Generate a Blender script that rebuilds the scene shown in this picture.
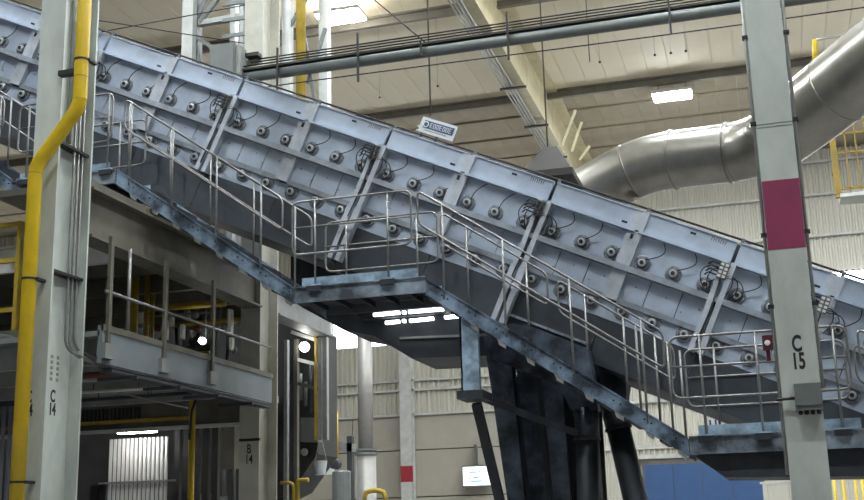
import bpy, math, random
from mathutils import Vector, Matrix
random.seed(7)
sc = bpy.context.scene
for o in list(bpy.data.objects): bpy.data.objects.remove(o)
COL = sc.collection

# ------------------------------------------------------------------ camera, world, exposure
F = 1159.0
AX = ((0.95932, -0.09106, -0.26728), (0.28050, 0.22005, 0.93420), (-0.02626, -0.97116, 0.23666))   # world axes seen from the camera
RIGHT = Vector((AX[0][0], AX[1][0], AX[2][0])).normalized()
FWD = Vector((AX[0][2], AX[1][2], AX[2][2])).normalized()
UP = RIGHT.cross(FWD).normalized()
EYE = Vector((0, 0, 1.6))
cd = bpy.data.cameras.new('camera'); cam = bpy.data.objects.new('camera', cd); COL.objects.link(cam)
cd.sensor_width = 36; cd.lens = 36 * F / 864; cd.clip_end = 300
m = Matrix((RIGHT, UP, -FWD)).transposed().to_4x4(); m.translation = EYE
cam.matrix_world = m
sc.camera = cam
w = bpy.data.worlds.new('world'); sc.world = w; w.use_nodes = True
w.node_tree.nodes['Background'].inputs[0].default_value = (0.80, 0.88, 1.0, 1)
w.node_tree.nodes['Background'].inputs[1].default_value = 0.13
LAMP = 270.0          # high-bay lamp emission
PANE = 7.0           # daylight strip emission
sc.view_settings.view_transform = 'Standard'; sc.view_settings.look = 'None'
sc.view_settings.exposure = 0.12; sc.view_settings.gamma = 1; sc.view_settings.use_curve_mapping = False

def at(x, y, Y):      # the point of the plane Y = const that the survey ray of a photo pixel meets
    d = RIGHT * ((x - 432) / F) + UP * (-(y - 250) / F) + FWD
    return EYE + d * (Y / d.y)

# ------------------------------------------------------------------ materials
MATS = {}
def mat(name, col, rough=0.6, metal=0.0, var=0.0, scale=4.0, bump=0.0, dark=None, stretch=None, emit=0.0, lo=.3, hi=.68):
    if name in MATS: return MATS[name]
    M = bpy.data.materials.new(name); M.use_nodes = True; nt = M.node_tree; b = nt.nodes['Principled BSDF']
    b.inputs['Base Color'].default_value = (*col, 1); b.inputs['Roughness'].default_value = rough; b.inputs['Metallic'].default_value = metal
    if emit:
        b.inputs['Emission Color'].default_value = (*col, 1); b.inputs['Emission Strength'].default_value = emit
    if var or bump:
        tc = nt.nodes.new('ShaderNodeTexCoord'); src = tc.outputs['Object']
        mp = nt.nodes.new('ShaderNodeMapping'); nt.links.new(src, mp.inputs[0])
        if stretch: mp.inputs['Scale'].default_value = stretch
        n = nt.nodes.new('ShaderNodeTexNoise'); n.inputs['Scale'].default_value = scale; n.inputs['Detail'].default_value = 5
        n.inputs['Roughness'].default_value = 0.62; nt.links.new(mp.outputs[0], n.inputs[0])
        if var:
            r = nt.nodes.new('ShaderNodeValToRGB'); r.color_ramp.elements[0].position = lo; r.color_ramp.elements[1].position = hi
            d = dark or tuple(c * (1 - var) for c in col)
            r.color_ramp.elements[0].color = (*d, 1); r.color_ramp.elements[1].color = (*[min(1, c * (1 + var * .35)) for c in col], 1)
            nt.links.new(n.outputs[0], r.inputs[0]); nt.links.new(r.outputs[0], b.inputs['Base Color'])
        if bump:
            bp = nt.nodes.new('ShaderNodeBump'); bp.inputs['Strength'].default_value = bump; bp.inputs['Distance'].default_value = 0.02
            nt.links.new(n.outputs[0], bp.inputs['Height']); nt.links.new(bp.outputs[0], b.inputs['Normal'])
    MATS[name] = M
    return M

BLUE = mat('blue_grey_enamel', (0.49, 0.565, 0.68), 0.42, 0.15, 0.20, 3.0, 0.03)
BLUE2 = mat('grey_flange_steel', (0.32, 0.35, 0.40), 0.42, 0.25, 0.35, 6.0)
RIBM = mat('pale_rib_paint', (0.50, 0.54, 0.60), 0.45, 0.1, 0.25, 6.0)
STAIR = mat('weathered_blue_steel', (0.24, 0.32, 0.42), 0.42, 0.25, 0.65, 2.6, 0.05, dark=(0.042, 0.055, 0.075), lo=.42, hi=.64)
LCH = mat('weathered_grey_channel', (0.30, 0.36, 0.42), 0.45, 0.2, 0.6, 2.2, 0.04, dark=(0.06, 0.07, 0.085), lo=.40, hi=.66)
TOE = mat('pale_blue_toe_plate', (0.34, 0.46, 0.58), 0.5, 0.1, 0.5, 5, lo=.38, hi=.62)
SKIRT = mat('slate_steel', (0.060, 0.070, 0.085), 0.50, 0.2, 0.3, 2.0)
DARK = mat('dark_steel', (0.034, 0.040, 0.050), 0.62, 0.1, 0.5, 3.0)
DARK2 = mat('dark_blue_steel', (0.11, 0.14, 0.19), 0.45, 0.25, 0.6, 2.5, dark=(0.016, 0.02, 0.028), lo=.40, hi=.72)
BLACK = mat('black_rubber', (0.012, 0.012, 0.013), 0.6)
RAIL = mat('galvanised_tube', (0.25, 0.25, 0.245), 0.42, 0.55, 0.25, 9)
HUB = mat('bearing_cast_iron', (0.17, 0.18, 0.195), 0.45, 0.6, 0.3, 20)
HUBF = mat('bearing_flange_grey', (0.27, 0.29, 0.32), 0.45, 0.4, 0.4, 25)
HUBL = mat('bearing_pale_ring', (0.45, 0.48, 0.52), 0.4, 0.4)
PAINT = mat('grey_green_column_paint', (0.50, 0.54, 0.50), 0.55, 0, 0.30, 1.6, 0.02, stretch=(1, 1, .5))
PAINTB = mat('cream_column_paint', (0.50, 0.49, 0.42), 0.6, 0, 0.25, 1.8)
STENCIL = mat('black_stencil_paint', (0.015, 0.015, 0.017), 0.7)
REDB = mat('raspberry_band_paint', (0.25, 0.032, 0.088), 0.5, 0, 0.15, 3)
YEL = mat('yellow_pipe_paint', (0.62, 0.43, 0.010), 0.38, 0, 0.18, 3)
YELP = mat('dark_yellow_paint', (0.30, 0.20, 0.02), 0.6, 0, 0.3, 4)  # darker yellow for the platform at the right
YELD = mat('dull_yellow_paint', (0.42, 0.29, 0.025), 0.5, 0, 0.3, 4)
COND = mat('grey_conduit', (0.33, 0.34, 0.33), 0.4, 0.6, 0.2, 8)
GREY = mat('grey_cabinet_enamel', (0.16, 0.175, 0.17), 0.45, 0.1, 0.15, 5)
HOODM = mat('brown_grey_sheet', (0.028, 0.026, 0.023), 0.75, 0, 0.2, 3)
REDW = mat('wall_red_paint', (0.36, 0.03, 0.045), 0.5)
WHITE = mat('white_steel_paint', (0.62, 0.63, 0.60), 0.5, 0, 0.2, 3)
CEIL = mat('cream_liner', (0.78, 0.71, 0.55), 0.75, 0, 0.10, 0.35, stretch=(1, .3, 1))
GIRD = mat('brown_girder_paint', (0.16, 0.145, 0.115), 0.6, 0, 0.25, 2)
CREAM = mat('cream_beam_paint', (0.54, 0.48, 0.31), 0.6, 0, 0.2, 2)
SIDING = mat('cream_siding', (0.64, 0.62, 0.54), 0.5, 0.1)
PANEL = mat('beige_wall_panel', (0.46, 0.43, 0.36), 0.65, 0, 0.10, 0.6)
FLOORM = mat('sealed_concrete', (0.22, 0.21, 0.20), 0.5, 0, 0.2, 0.7)
DUCT = mat('spiral_duct_steel', (0.27, 0.26, 0.235), 0.34, 0.88, 0.35, 1.2, 0.03)
MEZZ = mat('grey_mezzanine_steel', (0.24, 0.25, 0.24), 0.55, 0.1, 0.3, 2.5)
TAN = mat('darkened_tan_steel', (0.135, 0.125, 0.10), 0.6, 0.1, 0.4, 2)  # tan darkened, the left side's dimness is put into the colour
DIM = mat('dark_panel', (0.035, 0.035, 0.033), 0.6, 0.1, 0.4, 2)  # near-black panel colour shared by backdrop, hopper and machines
PANELB = mat('pale_blue_panel', (0.18, 0.21, 0.23), 0.55, 0, 0.2, 2)
DOORB = mat('blue_door_enamel', (0.035, 0.10, 0.26), 0.5, 0, 0.12, 1.5)
RUST = mat('rusty_orange_pipe', (0.13, 0.04, 0.018), 0.6, 0, 0.3, 5)
REDX = mat('red_alarm_plastic', (0.085, 0.008, 0.014), 0.45)
GLASSW = mat('translucent_daylight', (0.93, 0.97, 1.0), 0.5, emit=PANE)
LENS = mat('lamp_lens', (0.90, 0.96, 1.0), 0.5, emit=LAMP)
UPL = mat('added_uplight_glow', (1.0, 0.95, 0.86), 0.5, emit=90)  # glow added on the unseen lamp tops to brighten the ceiling
GLOW = mat('small_lamp_glow', (1.0, 0.98, 0.92), 0.5, emit=30)
SLOTL = mat('slot_light_glow', (0.95, 0.98, 1.0), 0.5, emit=4)  # glow standing in for light through the slots
SCREEN = mat('lit_screen', (0.82, 0.95, 1.0), 0.3, emit=0.9)
SCRTX = mat('screen_grey_text', (0.45, 0.55, 0.6), 0.4, emit=0.5)
SIGNW = mat('white_sign_enamel', (0.66, 0.70, 0.72), 0.4)
SIGNB = mat('navy_sign_print', (0.05, 0.09, 0.20), 0.45)
TUBEW = mat('white_plastic_slat', (0.72, 0.73, 0.74), 0.45)
TUBEB = mat('bluish_plastic_slat', (0.38, 0.42, 0.52), 0.4)
BLUEP = mat('cobalt_plastic', (0.03, 0.06, 0.35), 0.4)
STRW = mat('reddish_stencil', (0.16, 0.09, 0.11), 0.7)

# ------------------------------------------------------------------ geometry helpers
W = {}
class G:
    def __init__(s): s.v = []; s.f = []; s.sm = []
    def add(s, vs, fs, smooth=False):
        n = len(s.v); s.v += [tuple(p) for p in vs]
        for f in fs: s.f.append(tuple(i + n for i in f)); s.sm.append(smooth)
        return s
    def box(s, x0, x1, y0, y1, z0, z1):
        return s.add([(x, y, z) for x in (x0, x1) for y in (y0, y1) for z in (z0, z1)],
                     [(0, 1, 3, 2), (4, 6, 7, 5), (0, 4, 5, 1), (2, 3, 7, 6), (0, 2, 6, 4), (1, 5, 7, 3)])
    def poly(s, pts, y0, y1):            # polygon in x,z extruded along y
        n = len(pts); vs = [(p[0], y0, p[1]) for p in pts] + [(p[0], y1, p[1]) for p in pts]
        fs = [tuple(range(n)), tuple(range(2 * n - 1, n - 1, -1))] + [(i, i + n, (i + 1) % n + n, (i + 1) % n) for i in range(n)]
        return s.add(vs, fs)
    def bar(s, a, b, wd, dp, up=(0, 1, 0)):   # rectangular bar from a to b
        a = Vector(a); b = Vector(b); d = (b - a).normalized(); u = Vector(up)
        if abs(d.dot(u)) > .98: u = Vector((1, 0, 0))
        sdir = d.cross(u).normalized(); u = sdir.cross(d).normalized()
        vs = [p + sdir * (wd / 2 * i) + u * (dp / 2 * j) for p in (a, b) for i, j in ((-1, -1), (1, -1), (1, 1), (-1, 1))]
        return s.add(vs, [(3, 2, 1, 0), (4, 5, 6, 7)] + [(i, (i + 1) % 4, (i + 1) % 4 + 4, i + 4) for i in range(4)])
    def tube(s, pts, r, n=8, closed=False, r1=None):
        pts = [Vector(p) for p in pts]; N = len(pts); vs = []; fs = []
        prev = None
        for i, p in enumerate(pts):
            if closed: t = (pts[(i + 1) % N] - pts[i - 1])
            else: t = pts[min(i + 1, N - 1)] - pts[max(i - 1, 0)]
            t = t.normalized()
            if prev is None:
                u = Vector((0, 1, 0)) if abs(t.y) < .9 else Vector((0, 0, 1))
            else: u = prev
            u = (u - t * u.dot(t)).normalized(); prev = u; v = t.cross(u)
            rr = r[i] if isinstance(r, list) else r if r1 is None else r + (r1 - r) * i / (N - 1)
            vs += [p + (u * math.cos(2 * math.pi * k / n) + v * math.sin(2 * math.pi * k / n)) * rr for k in range(n)]
        for i in range(N if closed else N - 1):
            j = (i + 1) % N
            fs += [(i * n + k, i * n + (k + 1) % n, j * n + (k + 1) % n, j * n + k) for k in range(n)]
        s.add(vs, fs, True)
        if not closed:
            b = len(s.v) - N * n
            s.f.append(tuple(range(b + n - 1, b - 1, -1))); s.sm.append(False)
            s.f.append(tuple(range(b + (N - 1) * n, b + N * n))); s.sm.append(False)
        return s
    def disc(s, c, axis, prof, n=16):    # lathe: prof = (distance along axis, radius)
        c = Vector(c); a = Vector(axis).normalized(); u = a.orthogonal().normalized(); v = a.cross(u); vs = []
        for h, r in prof: vs += [c + a * h + (u * math.cos(2 * math.pi * k / n) + v * math.sin(2 * math.pi * k / n)) * r for k in range(n)]
        fs = [(i * n + k, i * n + (k + 1) % n, (i + 1) * n + (k + 1) % n, (i + 1) * n + k) for i in range(len(prof) - 1) for k in range(n)]
        fs += [tuple(range(n - 1, -1, -1)), tuple(range((len(prof) - 1) * n, len(prof) * n))]
        return s.add(vs, fs)
    def mesh(s, name, material, org=(0, 0, 0)):
        me = bpy.data.meshes.new(name); o = Vector(org)
        me.from_pydata([tuple(Vector(p) - o) for p in s.v], [], s.f); me.polygons.foreach_set('use_smooth', s.sm)
        me.materials.append(material); me.update()
        import bmesh
        bm = bmesh.new(); bm.from_mesh(me); bmesh.ops.recalc_face_normals(bm, faces=bm.faces); bm.to_mesh(me); bm.free()
        return me
    def build(s, name, material, parent=None):
        if parent is None:
            xs = [p[0] for p in s.v]; ys = [p[1] for p in s.v]; zs = [p[2] for p in s.v]
            org = Vector(((min(xs) + max(xs)) / 2, (min(ys) + max(ys)) / 2, min(zs)))
        else: org = W[parent.name]
        o = bpy.data.objects.new(name, s.mesh(name, material, org)); COL.objects.link(o); W[o.name] = org
        if parent is None: o.location = org
        else: o.parent = parent
        return o
def empty(name, loc, label, cat, group=None, rot=None):
    o = bpy.data.objects.new(name, None); COL.objects.link(o); o.location = loc; o.empty_display_size = .2
    if rot: o.rotation_euler = rot
    W[o.name] = Vector(loc); tag(o, label, cat, group); return o
def tag(o, label=None, cat=None, group=None, kind=None):
    if label: o['label'] = label
    if cat: o['category'] = cat
    if group: o['group'] = group
    if kind: o['kind'] = kind
    return o
def inst(me, name, parent, loc=(0, 0, 0), rot=None):   # a part sharing mesh data, placed in its parent's frame
    o = bpy.data.objects.new(name, me); COL.objects.link(o); o.parent = parent; o.location = loc
    if rot: o.rotation_euler = rot
    W[o.name] = W[parent.name]; return o
def fillet(pts, r, n=4, closed=False):
    pts = [Vector(p) for p in pts]; N = len(pts); out = []
    for i, p in enumerate(pts):
        if not closed and i in (0, N - 1): out.append(p); continue
        a = pts[i - 1]; b = pts[(i + 1) % N]; da = a - p; db = b - p
        k = min(r, da.length * .49, db.length * .49); p0 = p + da.normalized() * k; p1 = p + db.normalized() * k
        out += [(p0 * (1 - t) ** 2 + p * 2 * t * (1 - t) + p1 * t * t) for t in [j / n for j in range(n + 1)]]
    return out
def text(s, size, xs, material, parent, loc, rot, name='stencil_lettering', depth=0.0015, bold=0.0):
    c = bpy.data.curves.new(name, 'FONT'); c.body = s; c.size = size; c.align_x = 'CENTER'; c.extrude = depth; c.offset = bold; c.space_line = .78
    t = bpy.data.objects.new('tmp_text', c); COL.objects.link(t); bpy.context.view_layer.update()
    me = bpy.data.meshes.new_from_object(t.evaluated_get(bpy.context.evaluated_depsgraph_get()))
    bpy.data.objects.remove(t); me.name = name; me.materials.clear(); me.materials.append(material)
    for v in me.vertices: v.co.x *= xs
    o = bpy.data.objects.new(name, me); COL.objects.link(o); o.parent = parent; W[o.name] = W[parent.name]
    o.location = Vector(loc) - W[parent.name]; o.rotation_euler = rot; return o
FRONT = (math.pi / 2, 0, 0)            # lettering facing the camera side
SIDE = (math.pi / 2, 0, math.pi / 2)   # lettering facing +X

# ------------------------------------------------------------------ the hall
RZ = 17.7; WY = 52.0
tag(G().box(-42, 22, -8, 53, -.2, 0).build('floor', FLOORM), kind='structure')
roof = tag(G().box(-42, 22, -8, 53, RZ + .06, RZ + .3).build('ceiling', CEIL), kind='structure')
CEIL2 = mat('dark_tan_liner', (0.34, 0.29, 0.21), 0.8, 0, 0.3, 0.5)  # darker tan liner colour for the far bay's panels and purlins
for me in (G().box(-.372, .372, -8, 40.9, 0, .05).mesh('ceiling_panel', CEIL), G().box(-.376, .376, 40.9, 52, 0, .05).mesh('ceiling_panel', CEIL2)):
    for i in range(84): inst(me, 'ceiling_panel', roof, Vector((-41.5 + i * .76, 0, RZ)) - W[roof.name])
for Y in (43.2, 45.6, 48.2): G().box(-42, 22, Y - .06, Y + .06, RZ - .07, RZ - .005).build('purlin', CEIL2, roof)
wl = tag(G().box(-42.3, -42, -8, 53, 0, RZ).build('wall_left', PANEL), kind='structure')
wr = tag(G().box(22, 22.3, -8, 53, 0, RZ).build('wall_right', PANEL), kind='structure')
wb = tag(G().box(-42, 22, WY + .25, WY + .4, 0, RZ).build('wall_back', DIM), kind='structure')
# lower smooth panels, ribbed siding above, daylight strip
for (z0, z1) in ((0, 3.17), (3.22, 5.30), (5.35, 6.95)):
    me = G().box(-3.78, 3.78, 0, .2, z0, z1).mesh('wall_panel', PANEL)
    for k in range(4): inst(me, 'wall_panel', wb, Vector((-38.0 + 7.6 * k, WY, 0)) - W[wb.name])
def siding(z0, z1, name, xs=-42):
    g = G(); p = .24; n = int((22 - xs) / p); prof = []
    for i in range(n):
        x = xs + i * p; prof += [(x, 0), (x + .10, 0), (x + .13, -.13), (x + .20, -.13)]
    vs = [(x, WY + .1 + d, z0) for x, d in prof] + [(x, WY + .1 + d, z1) for x, d in prof]; N = len(prof)
    g.add(vs, [(i, i + 1, i + 1 + N, i + N) for i in range(N - 1)])
    o = g.build(name, SIDING, wb); o['kind'] = 'stuff'
siding(6.95, 10.25, 'ribbed_siding'); siding(0, 6.95, 'ribbed_siding', -11.4); siding(12.15, RZ, 'ribbed_siding')
win = tag(G().box(-42, 22, WY + .02, WY + .10, 10.25, 10.31).build('window_1', WHITE), kind='structure')
me = G().box(-1.88, 1.88, 0, .03, 10.33, 12.1).mesh('pane', GLASSW)
for k in range(17): inst(me, 'pane', win, Vector((-40 + 3.8 * k, WY + .05, 0)) - W[win.name])
for z in (8.55, 8.1, 6.95, 13.75, 15.6, 17.1):
    G().box(-42, 22, WY - .2, WY + .02, z - .05, z + .05).build('girt', WHITE, wb)
def wallcol(x, lab):
    x += .15
    c = empty('wall_column', (x, WY - .6, 0), lab, 'column', 'columns along the far wall')
    G().box(x - .27, x + .27, WY - .7, WY - .62, 0, RZ).build('flange', WHITE, c)
    G().box(x - .05, x + .05, WY - .62, WY - .2, 0, RZ).build('web', WHITE, c)
    G().box(x - .27, x + .27, WY - .2, WY - .13, 0, RZ).build('flange', WHITE, c)
    G().box(x - .275, x + .275, WY - .71, WY - .61, 3.86, 4.58).build('red_band', REDW, c)['label'] = 'painted red band'
wallcol(-16.3, 'cream wall column with red band beside the tall vertical pipe')
for z in (at(630, 403, 52).z, at(640, 448, 52).z): G().box(-11.4, 22, WY - .12, WY + .02, z - .07, z + .07).build('girt', WHITE, wb)
wallcol(6.7, 'cream wall column of the far wall right of the frame')
# roof steel
for Y, n_ in ((24, 'nearest brown roof girder over the conveyor'), (32.6, 'brown roof girder behind the left ceiling lamp'), (40.9, 'farther brown roof girder just above the lit right ceiling lamp')):
    g = empty('roof_girder', (-10, Y, RZ - .5), n_, 'girder', 'girders under the cream roof')
    G().box(-42, 22, Y - .08, Y + .08, RZ - .32, RZ - .28).build('flange', GIRD, g)
    G().box(-42, 22, Y - .02, Y + .02, RZ - .28, RZ - .06).build('web', GIRD, g)
    G().box(-42, 22, Y - .13, Y + .13, RZ - .06, RZ).build('flange', GIRD, g)
rb = empty('roof_beam', (-7.3, 33, 16.2), 'deep cream roof beam running away from the camera with bundled conduits', 'beam')
G().box(-7.5, -6.95, 8, 51.8, 16.2, 16.27).build('flange', CREAM, rb)
G().box(-7.1, -7.0, 8, 51.8, 16.27, 17.62).build('web', CREAM, rb)
G().box(-7.5, -6.6, 8, 51.8, 17.62, RZ).build('flange', CREAM, rb)
for k in range(4): G().tube([(-7.62 + k * .11, 8, 16.1), (-7.62 + k * .11, 51, 16.1)], .028, 6).build('conduit', COND, rb)
for Y in (28, 32, 36, 40, 44): G().box(-7.75, -6.85, Y - .05, Y + .05, 16.02, 16.08).build('conduit_hanger', BLACK, rb)
# high-bay lamps, two in view
def highbay(x, Y, lab):
    l = empty('ceiling_lamp', (x, Y, 17.0), lab, 'lamp', 'high-bay ceiling lamps')
    G().box(x - .72, x + .72, Y - .45, Y + .45, 17.06, 17.16).build('housing', WHITE, l)
    G().box(x - .66, x + .66, Y - .38, Y + .38, 17.0, 17.06).build('lens', LENS, l)
    if Y < 35: G().box(x - .5, x + .5, Y - .2, Y + .2, 17.16, 17.175).build('added_uplight', UPL, l)  # unseen upward glow, added to lift the ceiling's brightness
    for d in (-.5, .5): G().tube([(x + d, Y, 17.16), (x + d, Y, RZ)], .015, 5).build('hanger', COND, l)
highbay(-11.55, 30.9, 'glowing rectangular ceiling lamp at upper left above the pipe run')
highbay(-2.4, 41.3, 'glowing rectangular ceiling lamp above the large duct')
for X in (-11.3, -2.4, 6.5):
    for Y in (3, 12, 21): highbay(X, Y, 'high-bay ceiling lamp above the frame, %s row, %s' % ({3: 'nearest', 12: 'second', 21: 'third'}[Y], {-11.3: 'left of the conveyor', -2.4: 'over its middle', 6.5: 'right of column C 15'}[X]))
highbay(-2.4, 30.7, 'high-bay ceiling lamp just above the top of the frame'); highbay(6.5, 30.7, 'high-bay ceiling lamp above the frame, fourth row, right of the duct'); highbay(6.5, 41.3, 'high-bay ceiling lamp right of the large duct')
# thin hangers, sprinkler drops
ORD = ['second', 'first', 'third', 'fourth', 'fifth', 'sixth']
for (x, y, Yv) in ((438, 85, 33), (380, 96, 33), (600, 61, 34), (655, 54, 34), (671, 52, 34), (686, 50, 34)):
    p = at(x, y, Yv); g = G().tube([p, (p.x, p.y, RZ)], .012, 5)
    h = G().tube([p, (p.x, p.y, RZ)], .006, 5)
    t = h.build('sprinkler_drop', COND); tag(t, '%s thin sprinkler drop from the left under the cream roof' % ORD.pop(0), 'sprinkler', 'sprinkler drops')
    G().disc(p, (0, 0, 1), [(-.07, .02), (-.04, .045), (0, .03)], 8).build('sprinkler_head', BLACK, t)

# ------------------------------------------------------------------ steel columns
CX14, CX15 = -7.345, 0.277; CY, BY = 10.43, 15.70; CWD = .158; CD = .66
def column(x, y, lab, mt, H=15.9):
    c = empty('steel_column', (x, y + CD / 2, 0), lab, 'column', 'wide-flange building columns')
    G().box(x - CWD, x + CWD, y, y + .03, 0, H).build('flange', mt, c)
    G().box(x - .012, x + .012, y + .03, y + CD - .03, 0, H).build('web', mt, c)
    G().box(x - CWD, x + CWD, y + CD - .03, y + CD, 0, H).build('flange', mt, c)
    return c
c14 = column(CX14, CY, 'pale steel column stencilled C 14 carrying the yellow pipe', PAINT)
c15 = column(CX15, CY, 'pale steel column stencilled C 15 with a broad raspberry band', PAINT)
b14 = column(CX14, BY, 'cream steel column stencilled B 14 behind the stairs', PAINTB)
text('C\n14', .18, .62, STENCIL, c14, (CX14 - .04, CY - .002, 3.02), FRONT, bold=.004)
text('C\n14', .18, .7, STENCIL, c14, (CX14 + .0145, 10.77, 3.06), SIDE, bold=.005)
text('B\n14', .19, .66, STENCIL, b14, (CX14 + .0, BY - .002, 2.79), FRONT, bold=.003)
G().box(CX15 - CWD - .003, CX15 + CWD + .003, CY - .003, CY + .03, 3.95, 4.585).build('red_band', REDB, c15)['label'] = 'painted raspberry band'
G().box(CX14 - CWD - .004, CX14 + CWD + .004, BY - .005, BY + .03, 2.965, 3.005).build('strap', BLACK, b14)
for z in (5.09, 5.12): G().box(CX15 - CWD - .002, CX15 + CWD + .002, CY - .004, CY + .001, z, z + .006).build('wire_tie', COND, c15)
g = G()
for r in range(5):
    for c in range(2):
        y0 = 10.70 + c * .11; z0 = 3.28 + r * .06
        g.box(CX14 + .012, CX14 + .014, y0, y0 + .045, z0, z0 + .036)
g.build('stencil_marks', mat('faded_stencil', (.17, .18, .165), .7), c14)
text('C\n15', .195, .60, STENCIL, c15, (CX15 - .0, CY - .002, 3.04), FRONT, bold=.006)
# conduits up the two edges of column C 15, its box, conduits of C 14
def thing1(g, name, mt, label, cat, group=None): return tag(g.build(name, mt), label, cat, group)
for sx, lab in ((-1, 'thin grey conduit clipped to the left edge of column C 15'), (1, 'thin grey conduit clipped to the right edge of column C 15')):
    x = CX15 + sx * (CWD + .022)
    t = thing1(G().tube([(x, CY + .05, 2.0 if sx < 0 else 2.72), (x, CY + .05, 9)], .016, 8), 'conduit', COND, lab, 'conduit', 'conduits on column C 15')
    for z in (3.45, 4.1, 5.15, 6.0, 6.6): G().box(x - .03, x + .03, CY + .02, CY + .08, z - .015, z + .015).build('clamp', BLACK, t)
jb = empty('junction_box', (.315, CY - .08, 2.50), 'grey junction box mounted on column C 15 below its stencil', 'box')
G().box(.215, .435, CY - .13, CY - .001, 2.52, 2.745).build('box_body', GREY, jb)
G().box(.22, .43, CY - .145, CY - .13, 2.56, 2.735).build('cover', GREY, jb)
for k in range(4): G().disc((.25 + k * .05, CY - .07, 2.52), (0, 0, -1), [(0, .018), (.03, .018), (.035, .01)], 8).build('cable_gland', BLACK, jb)
G().tube([(.215, CY - .06, 2.63), (.06, CY - .06, 2.625)], .014, 6).build('conduit_stub', BLACK, jb)
ax = .215
g3 = 'vertical conduits in the web of column C 14'
for k, (y, zb, lab) in enumerate(((10.83, 3.62, 'leftmost thin conduit in the web of column C 14'), (10.91, 3.60, 'middle thin conduit in the web of column C 14'), (10.99, 3.66, 'rightmost thin conduit in the web of column C 14'))):
    x = CX14 + .09
    t = thing1(G().tube(fillet([(x, y, 9.5), (x, y, zb), (x + .12, 11.35, zb - .1), (x + .14, 12.2, zb - .12)], .16, 5), .016, 8), 'conduit', RAIL, lab, 'conduit', g3)
for z in (4.45, 5.9):
    thing1(G().box(CX14 + .02, CX14 + .13, 10.50, 11.06, z - .03, z), 'strut_channel', BLACK, 'dark strut channel clamping conduits %s on column C 14' % ('below the beam' if z < 5 else 'behind the pipe elbow'), 'bracket')
thing1(G().tube([(CX14 + .06, 10.75, 9.5), (CX14 + .06, 10.75, 5.95)], .03, 8), 'conduit', COND, 'thick grey conduit behind the upper yellow pipe on column C 14', 'conduit')
# yellow gas pipe
yp = empty('yellow_pipe', (-7.38, 10.3, 0), 'bright yellow pipe with a double bend strapped to column C 14', 'pipe')
yx0, yx1 = -6.85, -7.355
G().tube(fillet([(yx0, 10.28, 16), (yx0, 10.28, 6.17), (yx1, 10.28, 5.55), (yx1, 10.28, 0)], .12, 5), .076, 18).build('pipe_run', YEL, yp)
for x, z in ((yx0, 6.50), (yx0, 6.24), (yx1, 5.46)): G().disc((x, 10.28, z), (0, 0, 1), [(-.006, .0785), (.006, .0785)], 18).build('weld_ring', YELD, yp)
for x, z in ((yx0, 6.70), (yx1, 4.30), (yx1, 2.2)):
    G().disc((x, 10.28, z), (0, 0, 1), [(-.012, .082), (.012, .082)], 18).build('pipe_clamp', BLACK, yp); G().box(x + .05, x + .10, 10.28, 10.43, z - .015, z + .015).build('clamp_foot', BLACK, yp)
G().box(-7.2, -6.95, 10.36, 10.44, 6.60, 6.66).build('bracket_arm', BLACK, yp)
thing1(G().tube(fillet([(yx0 - .10, 10.36, 16), (yx0 - .10, 10.36, 6.22), (yx1 - .09, 10.36, 5.63), (yx1 - .09, 10.36, 4.4)], .08, 4), .014, 6), 'black_cable', BLACK, 'black cable running along the left side of the yellow pipe', 'cable')

# ------------------------------------------------------------------ inclined conveyor (local frame: x down the slope, y depth, z square to the slope)
ANG = math.radians(24.65); OC = Vector((-8.689, 13.7, 8.713))
cv = empty('inclined_conveyor', OC, 'long blue-grey inclined conveyor with two rows of roller bearings', 'conveyor', rot=(0, ANG, 0))
W[cv.name] = Vector((0, 0, 0))        # its parts are modelled in the local frame
J0, MOD = .03, 2.334
def M_(g, n, mt): return g.mesh(n, mt)
hb = MOD / 2
top = M_(G().box(.045, hb - .002, -.05, 0, -.265, 0).box(.045, hb - .002, -.11, 0, -.285, -.255).box(.045, hb - .002, -.075, 0, -.012, 0), 'side_board', BLUE)
slot = M_(G().box(-.035, .035, -.053, -.049, -.014, .014), 'slot', BLACK)
upl = M_(G().box(.0, hb, 0, .02, -.72, -.26), 'upper_panel', BLUE)
lop = M_(G().box(.006, hb / 3 - .006, 0, .02, -1.14, -.77), 'lower_panel', BLUE)
los = M_(G().box(.0, hb, .0, .02, -1.38, -1.16), 'roller_strip', BLUE)
led = M_(G().box(.09, hb - .05, -.05, 0, -1.165, -1.15).box(.09, hb - .05, -.055, -.045, -1.165, -1.10), 'ledge', BLUE2)
mid = M_(G().box(0, MOD, -.12, 0, -.775, -.758).box(0, MOD, -.13, -.115, -.775, -.705), 'middle_flange', BLUE2)
rib = M_(G().box(-.032, .032, -.14, 0, -1.40, -.27), 'rib_bar', RIBM)
ribs = M_(G().box(-.032, .032, -.14, 0, -1.88, -.27).box(-.045, .045, -.15, -.138, -1.45, -1.15), 'rib_bar', RIBM)
spl = M_(G().box(-.09, .09, -.068, -.05, -.25, -.015).box(.06, .09, -.09, -.05, -.25, -.015), 'splice_plate', RIBM)
mru = M_(G().box(-.095, .085, -.075, 0, -.705, -.27), 'stiffener', RIBM)
mrl = M_(G().box(-.095, .085, -.075, 0, -1.14, -.775), 'stiffener', RIBM)
hole = M_(G().poly([(-.018, -.03), (.018, -.03), (.018, .03), (-.018, .03)], -.004, 0), 'lifting_hole', BLACK)
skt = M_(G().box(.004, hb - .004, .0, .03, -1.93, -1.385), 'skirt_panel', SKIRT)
fl = M_(G().disc((0, 0, 0), (0, -1, 0), [(0, .10), (.018, .10), (.024, .085)], 14), 'roller_bearing', HUBF)
cup = M_(G().disc((0, 0, 0), (0, -1, 0), [(.02, .068), (.05, .060), (.06, .05)], 18), 'housing', HUB)
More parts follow.
